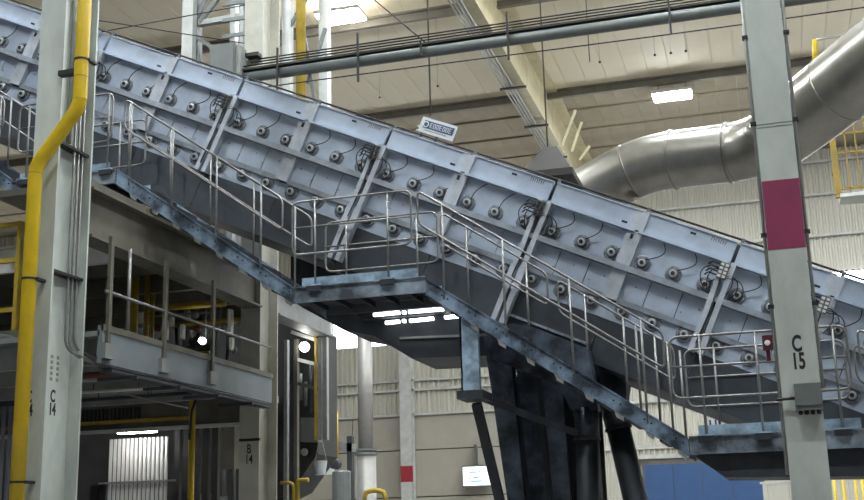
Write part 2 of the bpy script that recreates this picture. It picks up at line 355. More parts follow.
ring = M_(G().disc((0, 0, 0), (0, -1, 0), [(.055, .050), (.075, .047), (.077, .034)], 16), 'retainer_ring', HUBL)
shf = M_(G().disc((0, 0, 0), (0, -1, 0), [(.07, .024), (.092, .024), (.096, .018)], 12), 'shaft_end', BLACK)
bolt = M_(G().disc((0, 0, 0), (0, -1, 0), [(0, .012), (.012, .012)], 6), 'bolt', HUB)
sbolt = M_(G().disc((0, 0, 0), (0, -1, 0), [(0, .010), (.008, .008)], 6), 'bolt', HUB)
def cable(dx, dz, bow):
    return [(0.03 + dx * t + bow * math.sin(math.pi * t), -.05 - .02 * math.sin(math.pi * t), .05 + dz * t) for t in [i / 9 for i in range(10)]]
cabs = [M_(G().tube(cable(.13, .26, b_), .0065, 5), 'cable', BLACK) for b_ in (.02, .07, .11, -.03)]
term = M_(G().box(-.055, .055, -.17, -.14, -.10, .10), 'terminal_box', GREY)
tw = M_(G().box(-.018, .018, -.185, -.17, -.014, .014), 'terminal', WHITE)
gl = M_(G().tube([(0, -.155, 0), (-.10, -.16, .004), (-.14, -.12, -.03)], .010, 5), 'cable_tail', BLACK)
cl = [M_(G().tube(fillet([(0, -.14, 0), (.14 * k_, -.13, .04), (.20 * k_, -.11, -.10), (.12 * k_, -.08, -.26), (.02 * k_, -.06, -.33)], .09, 4), .0065, 5), 'cable_loop', BLACK) for k_ in (-1.3, -.8, .8, 1.2, 1.6)]
def bearing(s, t, cab=None):
    o = inst(fl, 'roller_bearing', cv, (s, 0, t), (0, random.uniform(-.5, .5), 0))
    for me_, n_ in ((cup, 'housing'), (ring, 'retainer_ring'), (shf, 'shaft_end')): inst(me_, n_, o)
    for k in range(4): inst(bolt, 'bolt', o, (.083 * math.cos(.785 + k * 1.571), -.02, .083 * math.sin(.785 + k * 1.571)))
    if cab is not None: inst(cab, 'cable', cv, (s, 0, t))
for mI in range(-2, 6):
    j = J0 + MOD * mI
    for h in range(2):
        a = j + h * hb
        inst(top, 'side_board', cv, (a, 0, 0)); inst(upl, 'upper_panel', cv, (a, 0, 0))
        for k in range(3): inst(lop, 'lower_panel', cv, (a + k * hb / 3, 0, 0))
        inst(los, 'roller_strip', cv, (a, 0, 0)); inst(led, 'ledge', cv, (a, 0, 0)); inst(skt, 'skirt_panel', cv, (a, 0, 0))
        for k in range(3):
            s = a + .205 + k * .389
            bearing(s, -.605, cabs[random.randrange(4)]); bearing(s - .02, -1.24)
        for k in range(5): inst(sbolt, 'bolt', cv, (a + .2 + k * .2 + random.uniform(-.04, .04), 0, -.90 - .1 * (k % 2)))
    inst(mid, 'middle_flange', cv, (j, 0, 0))
    inst(slot, 'slot', cv, (j + MOD - .52, 0, -.07)); inst(slot, 'slot', cv, (j + hb - .17, 0, -.20))
    mm = j + hb
    inst(spl, 'splice_plate', cv, (mm, 0, 0)); inst(mru, 'stiffener', cv, (mm, 0, 0)); inst(mrl, 'stiffener', cv, (mm, 0, 0)); inst(hole, 'lifting_hole', cv, (mm - .02, -.075, -.345))
    for d in (-.055, .055): inst(ribs if mI in (2, 3) else rib, 'rib_bar', cv, (j + d, 0, 0))
    for (q, sw) in ((j, True),) + (((mm, True),) if mI == 4 else ()):
        tb = inst(term, 'terminal_box', cv, (q - .03, 0, -.40))
        for r in range(4):
            for c in range(2): inst(tw if mI >= 4 else shf, 'terminal', tb, (-.028 + c * .056, 0 if mI >= 4 else -.09, -.07 + r * .047))
        for r in range(4): inst(gl, 'cable_tail', tb, (-.05, 0, -.07 + r * .045))
        for k_, c_ in enumerate(cl): inst(c_, 'cable_loop', tb, (0, 0, -.02 * k_))
        inst(M_(G().tube([(0, -.15, -.1), (.02, -.16, -.5), (-.0, -.15, -.9)], .008, 6), 'drop_cable', BLACK), 'drop_cable', tb)
    g = G()                          # illegible stencil strokes beside each joint
    for k in range(7):
        x0 = j - .30 + k * .028
        g.box(x0, x0 + .008, -.0525, -.05, -.085, -.035).box(x0, x0 + .02, -.0525, -.05, -.042 - .02 * (k % 2), -.035 - .02 * (k % 2))
    inst(g.mesh('stencil_marks', STRW), 'stencil_marks', cv)
sA, sB = J0 - 2 * MOD, J0 + 6 * MOD
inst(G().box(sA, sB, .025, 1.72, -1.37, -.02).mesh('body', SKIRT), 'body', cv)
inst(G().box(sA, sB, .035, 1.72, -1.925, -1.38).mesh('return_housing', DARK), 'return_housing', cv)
inst(G().box(sA, sB, 1.72, 1.76, -1.93, 0).mesh('rear_side_board', BLUE), 'rear_side_board', cv)
inst(G().tube([(sA, -.02, .045), (sB, -.02, .045)], .014, 6).mesh('top_cable_tube', BLACK), 'top_cable_tube', cv)
for k in range(int((sB - sA) / hb)): inst(M_(G().box(-.02, .02, -.04, 0, 0, .06), 'tube_clip', HUB), 'tube_clip', cv, (sA + .05 + k * hb, 0, 0))
# deep chute panel under the mid conveyor
inst(G().box(7.12, 8.28, -.03, 1.6, -2.32, -1.93).mesh('chute_panel', DARK2), 'chute_panel', cv)
inst(G().box(7.10, 8.15, -.05, -.0, -1.755, -1.725).mesh('bolted_strip', BLUE2), 'bolted_strip', cv)
for k in range(5): inst(sbolt, 'bolt', cv, (7.2 + k * .22, -.05, -1.74))
# under hopper seen below the middle landing
hp = [(-6.10, 4.72), (-5.92, 4.59), (-5.35, 4.25), (-4.90, 4.13), (-4.40, 3.80), (-3.30, 3.77), (-3.0, 3.92), (-4.2, 4.47), (-6.1, 5.33)]
hop = empty('under_hopper', (-4.7, 15, 3.77), 'dark steel hopper hanging under the conveyor behind the middle landing', 'hopper')
G().poly(hp, 14.3, 15.42).build('hopper_body', DARK, hop)
G().poly([(-4.55, 4.06), (-3.3, 4.02), (-3.3, 4.05), (-4.55, 4.09)], 14.27, 14.3).build('stiffening_lip', MEZZ, hop)
lf = empty('slot_glow', (-4.4, 14.0, 4.30), 'two rows of glowing beads for light through slots under the middle landing', 'lamp')  # glowing beads stand in for light coming through slots
G().box(-5.1, -3.6, 13.82, 14.28, 4.40, 4.44).build('slot_tray', DARK, lf)
for (xa, ya, xb, yb, Y, n) in ((374, 315, 400, 312.5, 13.92, 5), (403, 312.5, 406, 312.5, 13.92, 1), (409, 312, 450, 308.5, 13.92, 8), (386, 323, 400, 321.5, 14.12, 3), (403, 321, 406, 321, 14.12, 1), (410, 321, 434, 318.5, 14.12, 5), (445, 317.5, 461, 316, 14.12, 3)):
    for k in range(n):
        t = (k + .5) / n; p = at(xa + (xb - xa) * t, ya + (yb - ya) * t, Y); r = (at(xb, yb, Y).x - at(xa, ya, Y).x) / n * .47
        G().box(p.x - r, p.x + r, Y - .03, Y + .03, p.z - .02, p.z + .02).build('glow_bead', SLOTL, lf)
G().box(-5.1, -3.6, 13.86, 13.98, 4.385, 4.40).build('slot_rail', DARK, lf); G().box(-5.0, -3.5, 14.06, 14.18, 4.32, 4.36).build('slot_rail', DARK, lf)

# ------------------------------------------------------------------ stairs and landings
YF, YR = 12.50, 13.46; RT = .0135
def rail_loop(par, x0, x1, zf, Y, up, lo, midz=None, posts=(), base=0.0, fr=.10):
    pts = [(x0, Y, zf(x0) + up), (x1, Y, zf(x1) + up), (x1, Y, zf(x1) + lo), (x0, Y, zf(x0) + lo)]
    G().tube(fillet(pts, fr, 5, True), RT, 8, True).build('handrail', RAIL, par)
    if midz: G().tube([(x0, Y, zf(x0) + midz), (x1, Y, zf(x1) + midz)], RT * .9, 8).build('mid_rail', RAIL, par)
    for x in posts:
        G().tube([(x, Y, zf(x) + base), (x, Y, zf(x) + up)], RT * 1.05, 8).build('post', RAIL, par)
def landing(x0, x1, z, lab, fposts, rposts, loopx, rloopx, pan=None):
    L = empty('stair_landing', ((x0 + x1) / 2, 13, z - .2), lab, 'landing', 'landings beside the conveyor')
    G().box(x0 + .02, x1 - .02, YF, YR, z - .04, z - .01).build('deck', DARK, L)
    G().box(x0, x1, YF - .06, YF - .045, z - .19, z).box(x0, x1, YF - .09, YF - .045, z - .012, z).box(x0, x1, YF - .09, YF - .045, z - .19, z - .178).build('edge_channel', LCH, L)
    G().box(x0, x1, YR + .03, YR + .05, z - .15, z).build('edge_channel', DARK, L)
    n = 5
    for k in range(n + 1):
        x = x0 + .02 + (x1 - x0 - .06) * k / n; G().box(x, x + .02, YF - .04, YR + .03, z - .10, z - .04).build('cross_member', DARK, L)
    G().box(x0 + .10, x1 - .10, YF - .04, YF - .03, z, z + .11).build('toe_plate', TOE, L)
    G().box(x0 + .10, x1 - .10, YR + .02, YR + .03, z, z + .10).build('toe_plate', TOE, L)
    f = lambda x: z
    for lx in loopx: rail_loop(L, lx[0], lx[1], f, YF - .05, 1.05, .40, .73)
    for lx in rloopx: rail_loop(L, lx[0], lx[1], f, YR, 1.05, .40, .73)
    for x in fposts:
        p = G().tube([(x, YF - .05, z + .0), (x, YF - .05, z + 1.05)], RT * 1.05, 8).build('post', RAIL, L)
        G().box(x - .085, x + .085, YF - .115, YF - .085, z - .07, z - .005).build('post_bracket', DARK, p)
        G().box(x - .09, x + .09, YF - .12, YF - .05, z - .004, z + .012).build('bracket_cap', TOE, p)
    for x in rposts: G().tube([(x, YR, z), (x, YR, z + 1.05)], RT * 1.05, 8).build('post', RAIL, L)
    if pan: G().poly(pan, YF + .02, YR).build('under_frame', DARK, L)
    return L
landing(-9.25, -7.72, 6.20, 'upper stair landing behind column C 14 high on the left', (-9.05, -8.35, -7.85), (-9.0, -8.3), [(-9.2, -7.8)], [(-9.2, -7.9)])
landing(-5.27, -3.64, 4.45, 'middle stair landing over the glowing slots', (-5.0, -4.09), (-4.98, -4.04), [(-5.29, -3.80)], [(-5.26, -3.77)])
landing(-.83, .97, 2.50, 'lower stair landing beside column C 15 with pale blue toe plate', (-.65, -.08, .69), (-.55, .2), [(-.96, .82)], [(-.88, .85)],
        [(-.80, 2.31), (-.50, 2.07), (.95, 2.03), (1.25, 1.95), (1.25, 2.31)])
def flight(x0, z0, x1, z1, lab, fposts, rposts, floops, rloops):
    S_ = empty('stair_flight', ((x0 + x1) / 2, 13, min(z0, z1)), lab, 'stairs', 'stair flights beside the conveyor')
    k = (z1 - z0) / (x1 - x0); f = lambda x: z0 + k * (x - x0)
    for Y, nm in ((YF - .05, 0), (YR + .03, 1)):
        g = G().poly([(x0, f(x0)), (x1, f(x1)), (x1, f(x1) - .20), (x0, f(x0) - .20)], Y - .01, Y + .005)
        o1 = -.035 if nm == 0 else .0
        g.poly([(x0, f(x0)), (x1, f(x1)), (x1, f(x1) - .014), (x0, f(x0) - .014)], Y + o1, Y + o1 + .03)
        g.poly([(x0, f(x0) - .186), (x1, f(x1) - .186), (x1, f(x1) - .2), (x0, f(x0) - .2)], Y + o1, Y + o1 + .03)
        st = g.build('stringer', STAIR, S_)
        if nm == 0:
            n = int(abs(z1 - z0) / .2)
            for i in range(n):
                x = x0 + (i + .6) * (x1 - x0) / n
                for d in (0, .07): G().disc((x + d, Y - .01, f(x + d) - .09), (0, -1, 0), [(0, .011), (.01, .011)], 6).build('tread_bolt', BLACK, st)
    n = int(abs(z1 - z0) / .2)
    for i in range(n):
        x = x0 + (i + .5) * (x1 - x0) / n; z = f(x) - .10
        t = G().box(x - .14, x + .14, YF - .04, YR + .02, z - .035, z).build('tread', DARK, S_)
        G().box(x + .10, x + .14, YF - .035, YR + .02, z - .12, z - .035).build('tread_nosing', DARK, t)
        G().poly([(x + .02, z - .10), (x + .13, z - .16), (x + .12, z - .235), (x + .05, z - .19)], YF - .045, YF - .02).build('tread_lug', WHITE, t)
    for (a, b) in floops: rail_loop(S_, a, b, f, YF - .05, 1.0, .60, fr=.09)
    for (a, b) in rloops: rail_loop(S_, a, b, f, YR, 1.0, .60, fr=.09)
    for x in fposts: G().tube([(x, YF - .05, f(x) - .12), (x, YF - .05, f(x) + 1.0)], RT * 1.05, 8).build('post', RAIL, S_)
    for x in rposts: G().tube([(x, YR, f(x) - .12), (x, YR, f(x) + 1.0)], RT * 1.05, 8).build('post', RAIL, S_)
fx = lambda px, y, Y: at(px, y, Y).x
flight(-12.2, 8.33, -9.25, 6.24, 'upper stair flight climbing out of the frame at far left', [-11.2, -10.3, -9.5], [-11, -10.1], [(-12.1, -9.45)], [(-12.1, -9.5)])
flight(-7.70, 6.20, -5.27, 4.46, 'left stair flight descending from column C 14 to the middle landing', [fx(x, 230, YF) for x in (130, 173, 218, 263, 297)], [fx(x, 230, YR) for x in (126, 169, 210, 254)],
       [(-7.62, -5.42)], [(-7.9, -5.45)])
flight(-3.64, 4.43, -.84, 2.49, 'right stair flight descending from the middle landing to column C 15', [fx(x, 300, YF) for x in (446, 506, 571, 640)], [fx(x, 300, YR) for x in (469, 528, 585, 622, 634, 652, 664, 676)],
       [(-3.72, -1.02)], [(-3.72, -2.42), (-2.30, -1.0)])
flight(.97, 2.49, 3.9, .45, 'lowest stair flight leaving the frame at lower right', [1.3, 2.1, 3.0], [1.4, 2.3], [(.93, 3.8)], [(.95, 3.8)])
al = empty('alarm_box', (.08, 12.4, 3.30), 'small red alarm box on the rail left of column C 15', 'alarm')
G().box(-.01, .095, 12.36, 12.43, 3.34, 3.49).build('box_body', REDX, al); G().disc((.04, 12.36, 3.41), (0, -1, 0), [(0, .03), (.02, .025)], 12).build('push_button', SIGNW, al)
G().box(.02, .06, 12.40, 12.46, 3.24, 3.34).build('bracket', REDX, al)
bx = thing1(G().box(-.68, -.56, 13.40, 13.43, 2.58, 2.68).box(-.66, -.64, 13.39, 13.44, 2.55, 2.74).box(-.60, -.58, 13.39, 13.44, 2.55, 2.74), 'cable_holder', BLUEP, 'small cobalt blue holder on the lower landing toe plate', 'holder')

# ------------------------------------------------------------------ supports under the conveyor
sp = empty('support_frame', (-3.2, 13, 0), 'dark steel support frame under the right stair flight', 'support')
G().box(-3.28, -3.07, 12.52, 12.60, 3.12, 3.96).box(-3.28, -3.26, 12.52, 12.72, 3.12, 3.96).build('upper_post', TOE, sp)
G().box(-3.32, -3.02, 12.45, 12.9, 3.03, 3.12).build('cap_plate', DARK, sp)
G().bar(at(466, 392, 12.9), at(577, 433, 13.4), .08, .08).build('cross_beam', DARK, sp)
G().bar((-3.17, 12.75, 3.0), (-3.0, 13.3, 1.6), .10, .10).build('brace', DARK, sp)
G().bar((-3.0, 13.3, 1.6), (-2.99, 13.3, 0), .16, .2).build('foot', DARK2, sp)
def tapered(name, mt, par, t0, t1, b0, b1, z1, y0, y1, z0=0):   # top x range, bottom x range
    vs = [(t0, y0, z1), (t1, y0, z1), (t1, y1, z1), (t0, y1, z1), (b0, y0 + .1, z0), (b1, y0 + .1, z0), (b1, y1 - .1, z0), (b0, y1 - .1, z0)]
    return G().add(vs, [(0, 1, 2, 3), (7, 6, 5, 4), (0, 4, 5, 1), (1, 5, 6, 2), (2, 6, 7, 3), (3, 7, 4, 0)]).build(name, mt, par)
lg = empty('conveyor_trestle', (-2.7, 14.6, 0), 'tall dark tapered trestle legs carrying the conveyor', 'support')
tapered('leg', DARK2, lg, -3.30, -2.98, -3.02, -2.86, 3.92, 13.75, 14.0, 1.2)
G().box(-3.08, -2.84, 13.75, 14.05, 0, 1.9).build('leg_foot', DARK2, lg)
tapered('leg', DARK2, lg, -2.98, -2.72, -2.76, -2.52, 3.80, 14.05, 14.35, 0)
tapered('leg', DARK, lg, -2.72, -2.4, -2.6, -2.3, 3.66, 14.0, 14.3, 0)
tapered('leg', DARK2, lg, -2.62, -2.38, -2.48, -2.30, 3.66, 13.8, 13.95, 0)
tapered('leg', DARK, lg, -2.40, -2.05, -2.30, -2.0, 3.50, 14.1, 14.4, 0)
G().box(-3.2, -2.0, 14.45, 14.50, 0, 3.5).build('back_plate', DARK, lg)
G().bar((-2.26, 13.9, 3.1), (-2.10, 13.9, .8), .02, .02).build('tie_rod', GIRD, lg)
G().bar((-2.08, 13.9, 3.1), (-2.26, 13.9, .8), .02, .02).build('tie_rod', GIRD, lg)
G().bar((-2.0, 13.85, 3.2), (-2.02, 13.85, .4), .025, .025).build('tie_rod', GIRD, lg)
def downpipe(lab, px, Y, top_poly):
    (xa, ya), (xb, yb), r = px; a = at(xa, ya, Y); b = at(xb, yb, Y); d = (b - a).normalized(); b = a + d * ((a.z - .0) / -d.z)
    p = empty('down_pipe', (b.x, Y, 0), lab, 'pipe', 'dark down pipes below the conveyor')
    c = a + d * .36
    G().tube([a, c], r * 1.06, 20).build('collar', DARK2, p); G().tube([c, b], r, 20).build('pipe_run', DARK, p)
    G().disc(c, d, [(-.015, r * 1.14), (.015, r * 1.14)], 20).build('flange_ring', DARK, p)
    G().poly([tuple(at(x, y, Y).xz) for x, y in top_poly], Y - r, Y + r).build('transition', DARK2, p)
    return p
downpipe('front dark round down pipe with steel collar below the right stairs', ((587, 408), (589, 500), .135), 13.55, [(526, 325), (590, 350), (600, 411), (574, 411)])
downpipe('leaning dark round down pipe just right of the front one', ((612, 400), (636, 500), .15), 14.6, [(590, 360), (630, 385), (627, 408), (598, 404)])

# ------------------------------------------------------------------ pipe run, tower, duct and other high things
PK = 15.54 / 16.2; pz = lambda z: 1.6 + (z - 1.6) * PK
pr = empty('pipe_run', (-3.5, 15.54, 8.5), 'grey horizontal pipe run with conduits crossing above the conveyor', 'pipe')
G().tube([(-7.42, 15.54, pz(8.885)), (8, 15.54, pz(8.885))], .085, 14).build('main_pipe', GREY, pr)
G().box(-7.42, 8, 15.46, 15.62, pz(8.985), pz(9.02)).build('carrier_channel', HOODM, pr)
for k, z in enumerate((9.07, 9.14, 9.21)): G().tube([(-7.42 + .1 * k, 15.50 + .05 * k, pz(z)), (8, 15.50 + .05 * k, pz(z))], .012, 6).build('conduit', BLACK, pr)
G().tube([(-7.2 + 15.2 * i / 10, 15.48, pz(8.62 + .03 * math.cos(i * .63))) for i in range(11)], .010, 5).build('messenger_wire', BLACK, pr)
for px, y0, y1 in ((278, 48, 92), (358, 33, 82), (421, 42, 56), (507, 12, 60), (668, -8, 35)):
    a = at(px, y0, 15.44); b = at(px, y1, 15.44); G().box(a.x - .015, a.x + .015, 15.42, 15.45, b.z, a.z).build('hanger_strap', BLACK, pr)
for px, yb, lab in ((431, 116, 'thin dark hanger rod dropping to the white sign'), (548, 148, 'thin dark hanger rod carrying the grey hood')):
    p = at(px, yb, 16.6 if px < 500 else 17.75); t = thing1(G().tube([p, (p.x, p.y, RZ)], .014, 6), 'hanger_rod', GIRD, lab, 'rod')
p = at(590, 62, 16.6); thing1(G().tube([p, (p.x, p.y, RZ)], .008, 5), 'hanger_rod', GIRD, 'thin short rod hanging right of the grey hood', 'rod')
p0 = at(375, 0, 18); p1 = at(425, 42, 15.6)
thing1(G().tube([p1, p1 + (p0 - p1) * 3], .012, 5), 'guy_wire', BLACK, 'dark guy wire slanting down to the pipe run', 'wire')
cb = empty('control_cabinet', (-7.65, 15.5, 8.55), 'grey control cabinet beside the top of column B 14', 'cabinet')
G().box(-7.93, -7.50, 15.35, 15.62, 8.55, 9.13).build('cabinet_body', GREY, cb); G().box(-7.91, -7.52, 15.335, 15.35, 8.58, 9.10).build('door', GREY, cb)
G().box(-7.50, -7.42, 15.38, 15.60, 8.50, 9.08).build('side_flange', MEZZ, cb)
thing1(G().box(-7.42, -7.2, 15.55, 15.69, 8.95, 9.01), 'cable_bracket', BLACK, 'dark bracket between grey cabinet and column B 14', 'bracket')
tw_ = empty('braced_tower', (-8.6, 18, 7.2), 'white braced steel tower rising behind the conveyor at upper left', 'tower')
G().box(-9.83, -9.58, 17.9, 18.1, 5.62, RZ - .02).build('leg', WHITE, tw_)
G().box(-9.60, -9.52, 17.88, 18.12, 5.62, RZ - .02).build('leg_flange', MEZZ, tw_)
for z in (10.9, 12.4): G().box(-9.6, -8.2, 17.93, 18.05, z - .05, z + .05).build('horizontal', COND, tw_)
for a, b in (((-9.7, 10.75), (-8.3, 9.6)), ((-9.65, 10.8), (-9.25, 9.3)), ((-9.6, 10.9), (-8.9, 12.4)), ((-9.5, 10.9), (-8.2, 12.4))):
    G().bar((a[0], 17.95, a[1]), (b[0], 17.95, b[1]), .08, .07).build('brace', GREY, tw_)
for x, r in ((-8.80, .05), (-8.62, .04), (-8.52, .04)): G().box(x - r, x + r, 17.9, 18.05, 5.62, RZ - .02).build('thin_leg', COND, tw_)
for k in range(9): G().box(-9.0, -8.4, 17.88, 17.92, 9.2 + k * .32, 9.27 + k * .32).build('rung', GREY, tw_)
tw2 = empty('riser_frame', (-7.2, 18, 7), 'white riser frame with grey braces right of column B 14', 'tower')
G().box(-7.82, -7.66, 17.9, 18.05, 7.2, 16.2).build('leg', WHITE, tw2)
G().box(-7.19, -7.03, 18.1, 18.3, 7.0, 15.9).build('leg', WHITE, tw2)
for a, b in (((-7.0, 10.4), (-7.35, 9.4)), ((-7.5, 10.9), (-7.2, 9.0)), ((-8.1, 9.9), (-7.2, 11.3))):
    G().bar((a[0], 17.95, a[1]), (b[0], 17.95, b[1]), .06, .05).build('brace', GREY, tw2)
for x in (-7.95, -7.90): G().tube([(x, 17.7, 7), (x, 17.7, RZ)], .02, 6).build('riser_tube', COND, tw2)
thing1(G().tube([(-7.41, 17.8, 7.0), (-7.41, 17.8, 15.9)], .085, 14), 'yellow_riser', YELD, 'yellow vertical riser pipe rising behind the conveyor beside column B 14', 'pipe')
# big duct
dpath = [at(530, 232, 22.6), at(607, 183, 22.2), at(648, 163, 22), at(757, 149, 21.5), at(796, 122, 20.6), at(866, 66, 19.5), at(960, -9, 18.0)]
du = empty('spiral_duct', (0, 21, 7.9), 'large shiny round steel duct bending behind column C 15', 'duct')
dp = fillet(dpath, 1.0, 5)
RAD = [.56 if p.x < .6 else .645 for p in dp]
G().tube(dp, RAD, 36).build('duct_run', DUCT, du)
for i in range(len(dp) - 1):
    a, b = dp[i], dp[i + 1]; d = (b - a).normalized()
    if (i % 6 == 1 or (b - a).length > 1.2) and abs(RAD[i] - RAD[i + 1]) < .01: G().disc(a + (b - a) * .5, d, [(-.02, RAD[i] + .002), (-.008, RAD[i] + .012), (.008, RAD[i] + .012), (.02, RAD[i] + .002)], 36).build('seam_ring', DUCT, du)
a, b = dpath[2], dpath[3]
for t in (.25, .75): G().disc(a + (b - a) * t, (b - a).normalized(), [(-.03, .565), (-.01, .59), (.01, .59), (.03, .565)], 36).build('flange_ring', DUCT, du)
hd = empty('exhaust_hood', at(552, 172, 17.5), 'grey pyramid exhaust hood poking above the conveyor left of the duct', 'hood')
q = at(552, 172, 17.5)
G().add([(q.x - .48, 17.2, q.z - .05), (q.x + .36, 17.2, q.z - .05), (q.x + .36, 18.4, q.z - .05), (q.x - .48, 18.4, q.z - .05),
         (q.x - .10, 17.6, q.z + .46), (q.x + .08, 17.6, q.z + .46), (q.x + .08, 17.9, q.z + .46), (q.x - .10, 17.9, q.z + .46)],
        [(0, 1, 5, 4), (1, 2, 6, 5), (2, 3, 7, 6), (3, 0, 4, 7), (4, 5, 6, 7), (3, 2, 1, 0)]).build('hood_shell', HOODM, hd)
G().box(q.x - .5, q.x + .38, 17.18, 18.42, q.z - .16, q.z - .05).build('rim', HOODM, hd)
for a, b, lab in (((562, 147), (576, 110), 'left'), ((572, 152), (582, 122), 'middle'), ((580, 160), (590, 146), 'right')):
    G().bar(at(*a, 30), at(*b, 30), .07, .05).build('sway_brace', CREAM, rb)
# yellow maintenance platform at the right
yl = empty('yellow_platform', (3.0, 30, 9.4), 'yellow caged maintenance platform at the right edge under the duct', 'platform')
G().box(2.10, 2.24, 29.9, 30.05, 9.55, 11.7).build('post', YELP, yl)
G().box(2.2, 6.0, 29.8, 30.6, 9.52, 9.62).build('deck', WHITE, yl)
for z in (9.75, 10.7, 11.2, 11.65): G().box(2.2, 6.0, 29.95, 30.0, z, z + .05).build('rail', YELP, yl)
for k in range(14): G().box(2.45 + k * .25, 2.48 + k * .25, 29.95, 30.0, 9.65, 11.65).build('cage_bar', YELP, yl)
G().box(2.20, 2.24, 29.98, 32, 10.7, 10.76).build('rail', YELP, yl)
vp_ = empty('vent_stub', at(815, 62, 30), 'short yellow vent pipe with thin rail above the duct', 'pipe')
G().tube([at(815, 62, 30), at(815, 40, 30)], .07, 10).build('stub', YEL, vp_); G().tube([at(815, 40, 30), at(900, 27, 30)], .03, 6).build('thin_rail', COND, vp_)

# ------------------------------------------------------------------ far-wall things
LAG = mat('grey_lagging', (0.34, 0.33, 0.31), 0.45, 0.3, 0.15, 3)
pv = empty('vertical_pipe', (-12.35, 35, 0), 'tall grey insulated vertical pipe in front of the far wall', 'pipe')
G().tube([(-12.35, 35, 4.2), (-12.35, 35, 8.3)], .24, 24).build('upper_barrel', LAG, pv)
G().tube([(-12.35, 35, 0), (-12.35, 35, 4.1)], .32, 24).build('lower_barrel', LAG, pv)
for z in (4.05, 4.18): G().disc((-12.35, 35, z), (0, 0, 1), [(-.03, .36), (.03, .36)], 24).build('flange_ring', GREY, pv)
G().tube([(-12.35, 35, 8.3), (-12.35, 35, 12.3)], .24, 24).build('upper_barrel', LAG, pv)
sg = empty('display_screen', (-12.85, 51.4, 3.6), 'bright pale blue display screen on the far wall beside a dark leg', 'screen')
c0 = at(463, 467, 51.3); c1 = at(489, 485, 51.3)
G().box(c0.x - .05, c1.x + .15, 51.32, 51.5, c1.z - .06, c0.z + .06).build('frame', GREY, sg)
G().box(c0.x, c1.x + .1, 51.30, 51.32, c1.z, c0.z).build('screen_face', SCREEN, sg)
for (x0, x1, z) in ((.25, .55, .70), (.62, .72, .70), (.22, .30, .42), (.40, .62, .42), (.72, .80, .42), (.3, .75, .22)):
    wd = c1.x - c0.x; hh = c0.z - c1.z
    G().box(c0.x + x0 * wd, c0.x + x1 * wd, 51.295, 51.30, c1.z + z * hh - .03, c1.z + z * hh + .04).build('text_line', SCRTX, sg)
G().box(c0.x + .5, c0.x + .55, 51.5, 52.0, c0.z - .3, c0.z + 1.0).build('wall_mount', GREY, sg)
bd = tag(G().box(-5.55, -.50, 51.72, 51.98, 0, 4.45).build('door_1', GIRD), kind='structure')
me = G().box(-.60, .60, 51.66, 51.72, .05, 4.2).mesh('door_panel', DOORB)
for k in range(4): inst(me, 'door_panel', bd, Vector((-4.85 + 1.22 * k, 0, 0)) - Vector((W[bd.name].x, W[bd.name].y, 0)))
G().box(-5.7, -.4, 51.6, 51.99, 4.45, 4.62).build('door_header', WHITE, bd)
# white ribbed screen and yellow bollard guard low at the right
ws = empty('ribbed_partition', (.2, 30, 0), 'cream ribbed partition low behind column C 15', 'partition')
a = at(762, 484, 30); b = at(864, 474, 30)
g = [G().box(-.055, .055, -.03, .03, 0, a.z).mesh('rib_panel', SIDING)]
for k in range(22): inst(g[0], 'rib_panel', ws, Vector((a.x + .07 + k * .125, 30, 0)) - W[ws.name])
G().box(a.x - .04, a.x + 2.8, 29.95, 30.05, a.z, a.z + .05).build('cap', WHITE, ws)
for k, px in enumerate((834, 843, 855, 862)):
    p = at(px, 478, 26); thing1(G().tube([(p.x, 26, 0), (p.x, 26, p.z)], .035, 10), 'guard_post', YEL, 'yellow guard post at lower right, %s from column C 15' % ('first', 'second', 'third', 'fourth')[k], 'post', 'yellow guard posts')

# ------------------------------------------------------------------ mezzanine at the left
fb = empty('floor_beam', (-7.3, 13.4, 4.94), 'darkened tan steel beam joining column C 14 to column B 14', 'beam')
G().box(-7.45, -7.15, CY + CD, BY, 4.94, 4.97).build('flange', TAN, fb); G().box(-7.31, -7.27, CY + CD, BY, 4.97, 5.50).build('web', TAN, fb); G().box(-7.45, -7.15, CY + CD, BY, 5.50, 5.53).build('flange', TAN, fb)
fb2 = empty('floor_beam', (-7.3, 17.5, 4.94), 'short grey floor beam running back from column B 14', 'beam')
G().box(-7.45, -7.15, BY + CD, 18.8, 4.94, 4.97).build('flange', MEZZ, fb2); G().box(-7.31, -7.27, BY + CD, 18.8, 4.97, 5.50).build('web', MEZZ, fb2); G().box(-7.45, -7.15, BY + CD, 18.8, 5.50, 5.53).build('flange', MEZZ, fb2)
YB = 13.7
ud = empty('upper_floor', (-15, 15, 5.54), 'darkened tan upper floor slab carried by the tan beam over the mezzanine', 'deck')
G().box(-24, -8.5, YB, 18.8, 5.54, 5.62).box(-8.5, -7.2, 11.12, 18.8, 5.54, 5.62).build('slab', TAN, ud)
for k in range(4): G().box(-24, -7.5, 14.2 + 1.25 * k, 14.3 + 1.25 * k, 5.26, 5.54).build('joist', TAN, ud)
G().box(-24, -8.5, YB - .08, YB, 5.3, 5.62).build('edge_beam', WHITE, ud)
mz = empty('mezzanine_deck', (-10, 13.5, 3.5), 'grey mezzanine deck between columns C 14 and B 14', 'deck')
G().box(-16, -7.02, 11.12, 15.6, 3.80, 3.86).build('deck_plate', MEZZ, mz)
G().box(-7.04, -6.98, 11.12, 15.68, 3.50, 3.92).build('edge_beam', PANELB, mz)
G().box(-7.0, -6.965, 11.12, 15.68, 3.86, 3.93).build('kick_strip', TAN, mz)
for k in range(4): G().box(-16, -7.04, 11.3 + k * 1.2, 11.4 + k * 1.2, 3.52, 3.80).build('joist', MEZZ, mz)
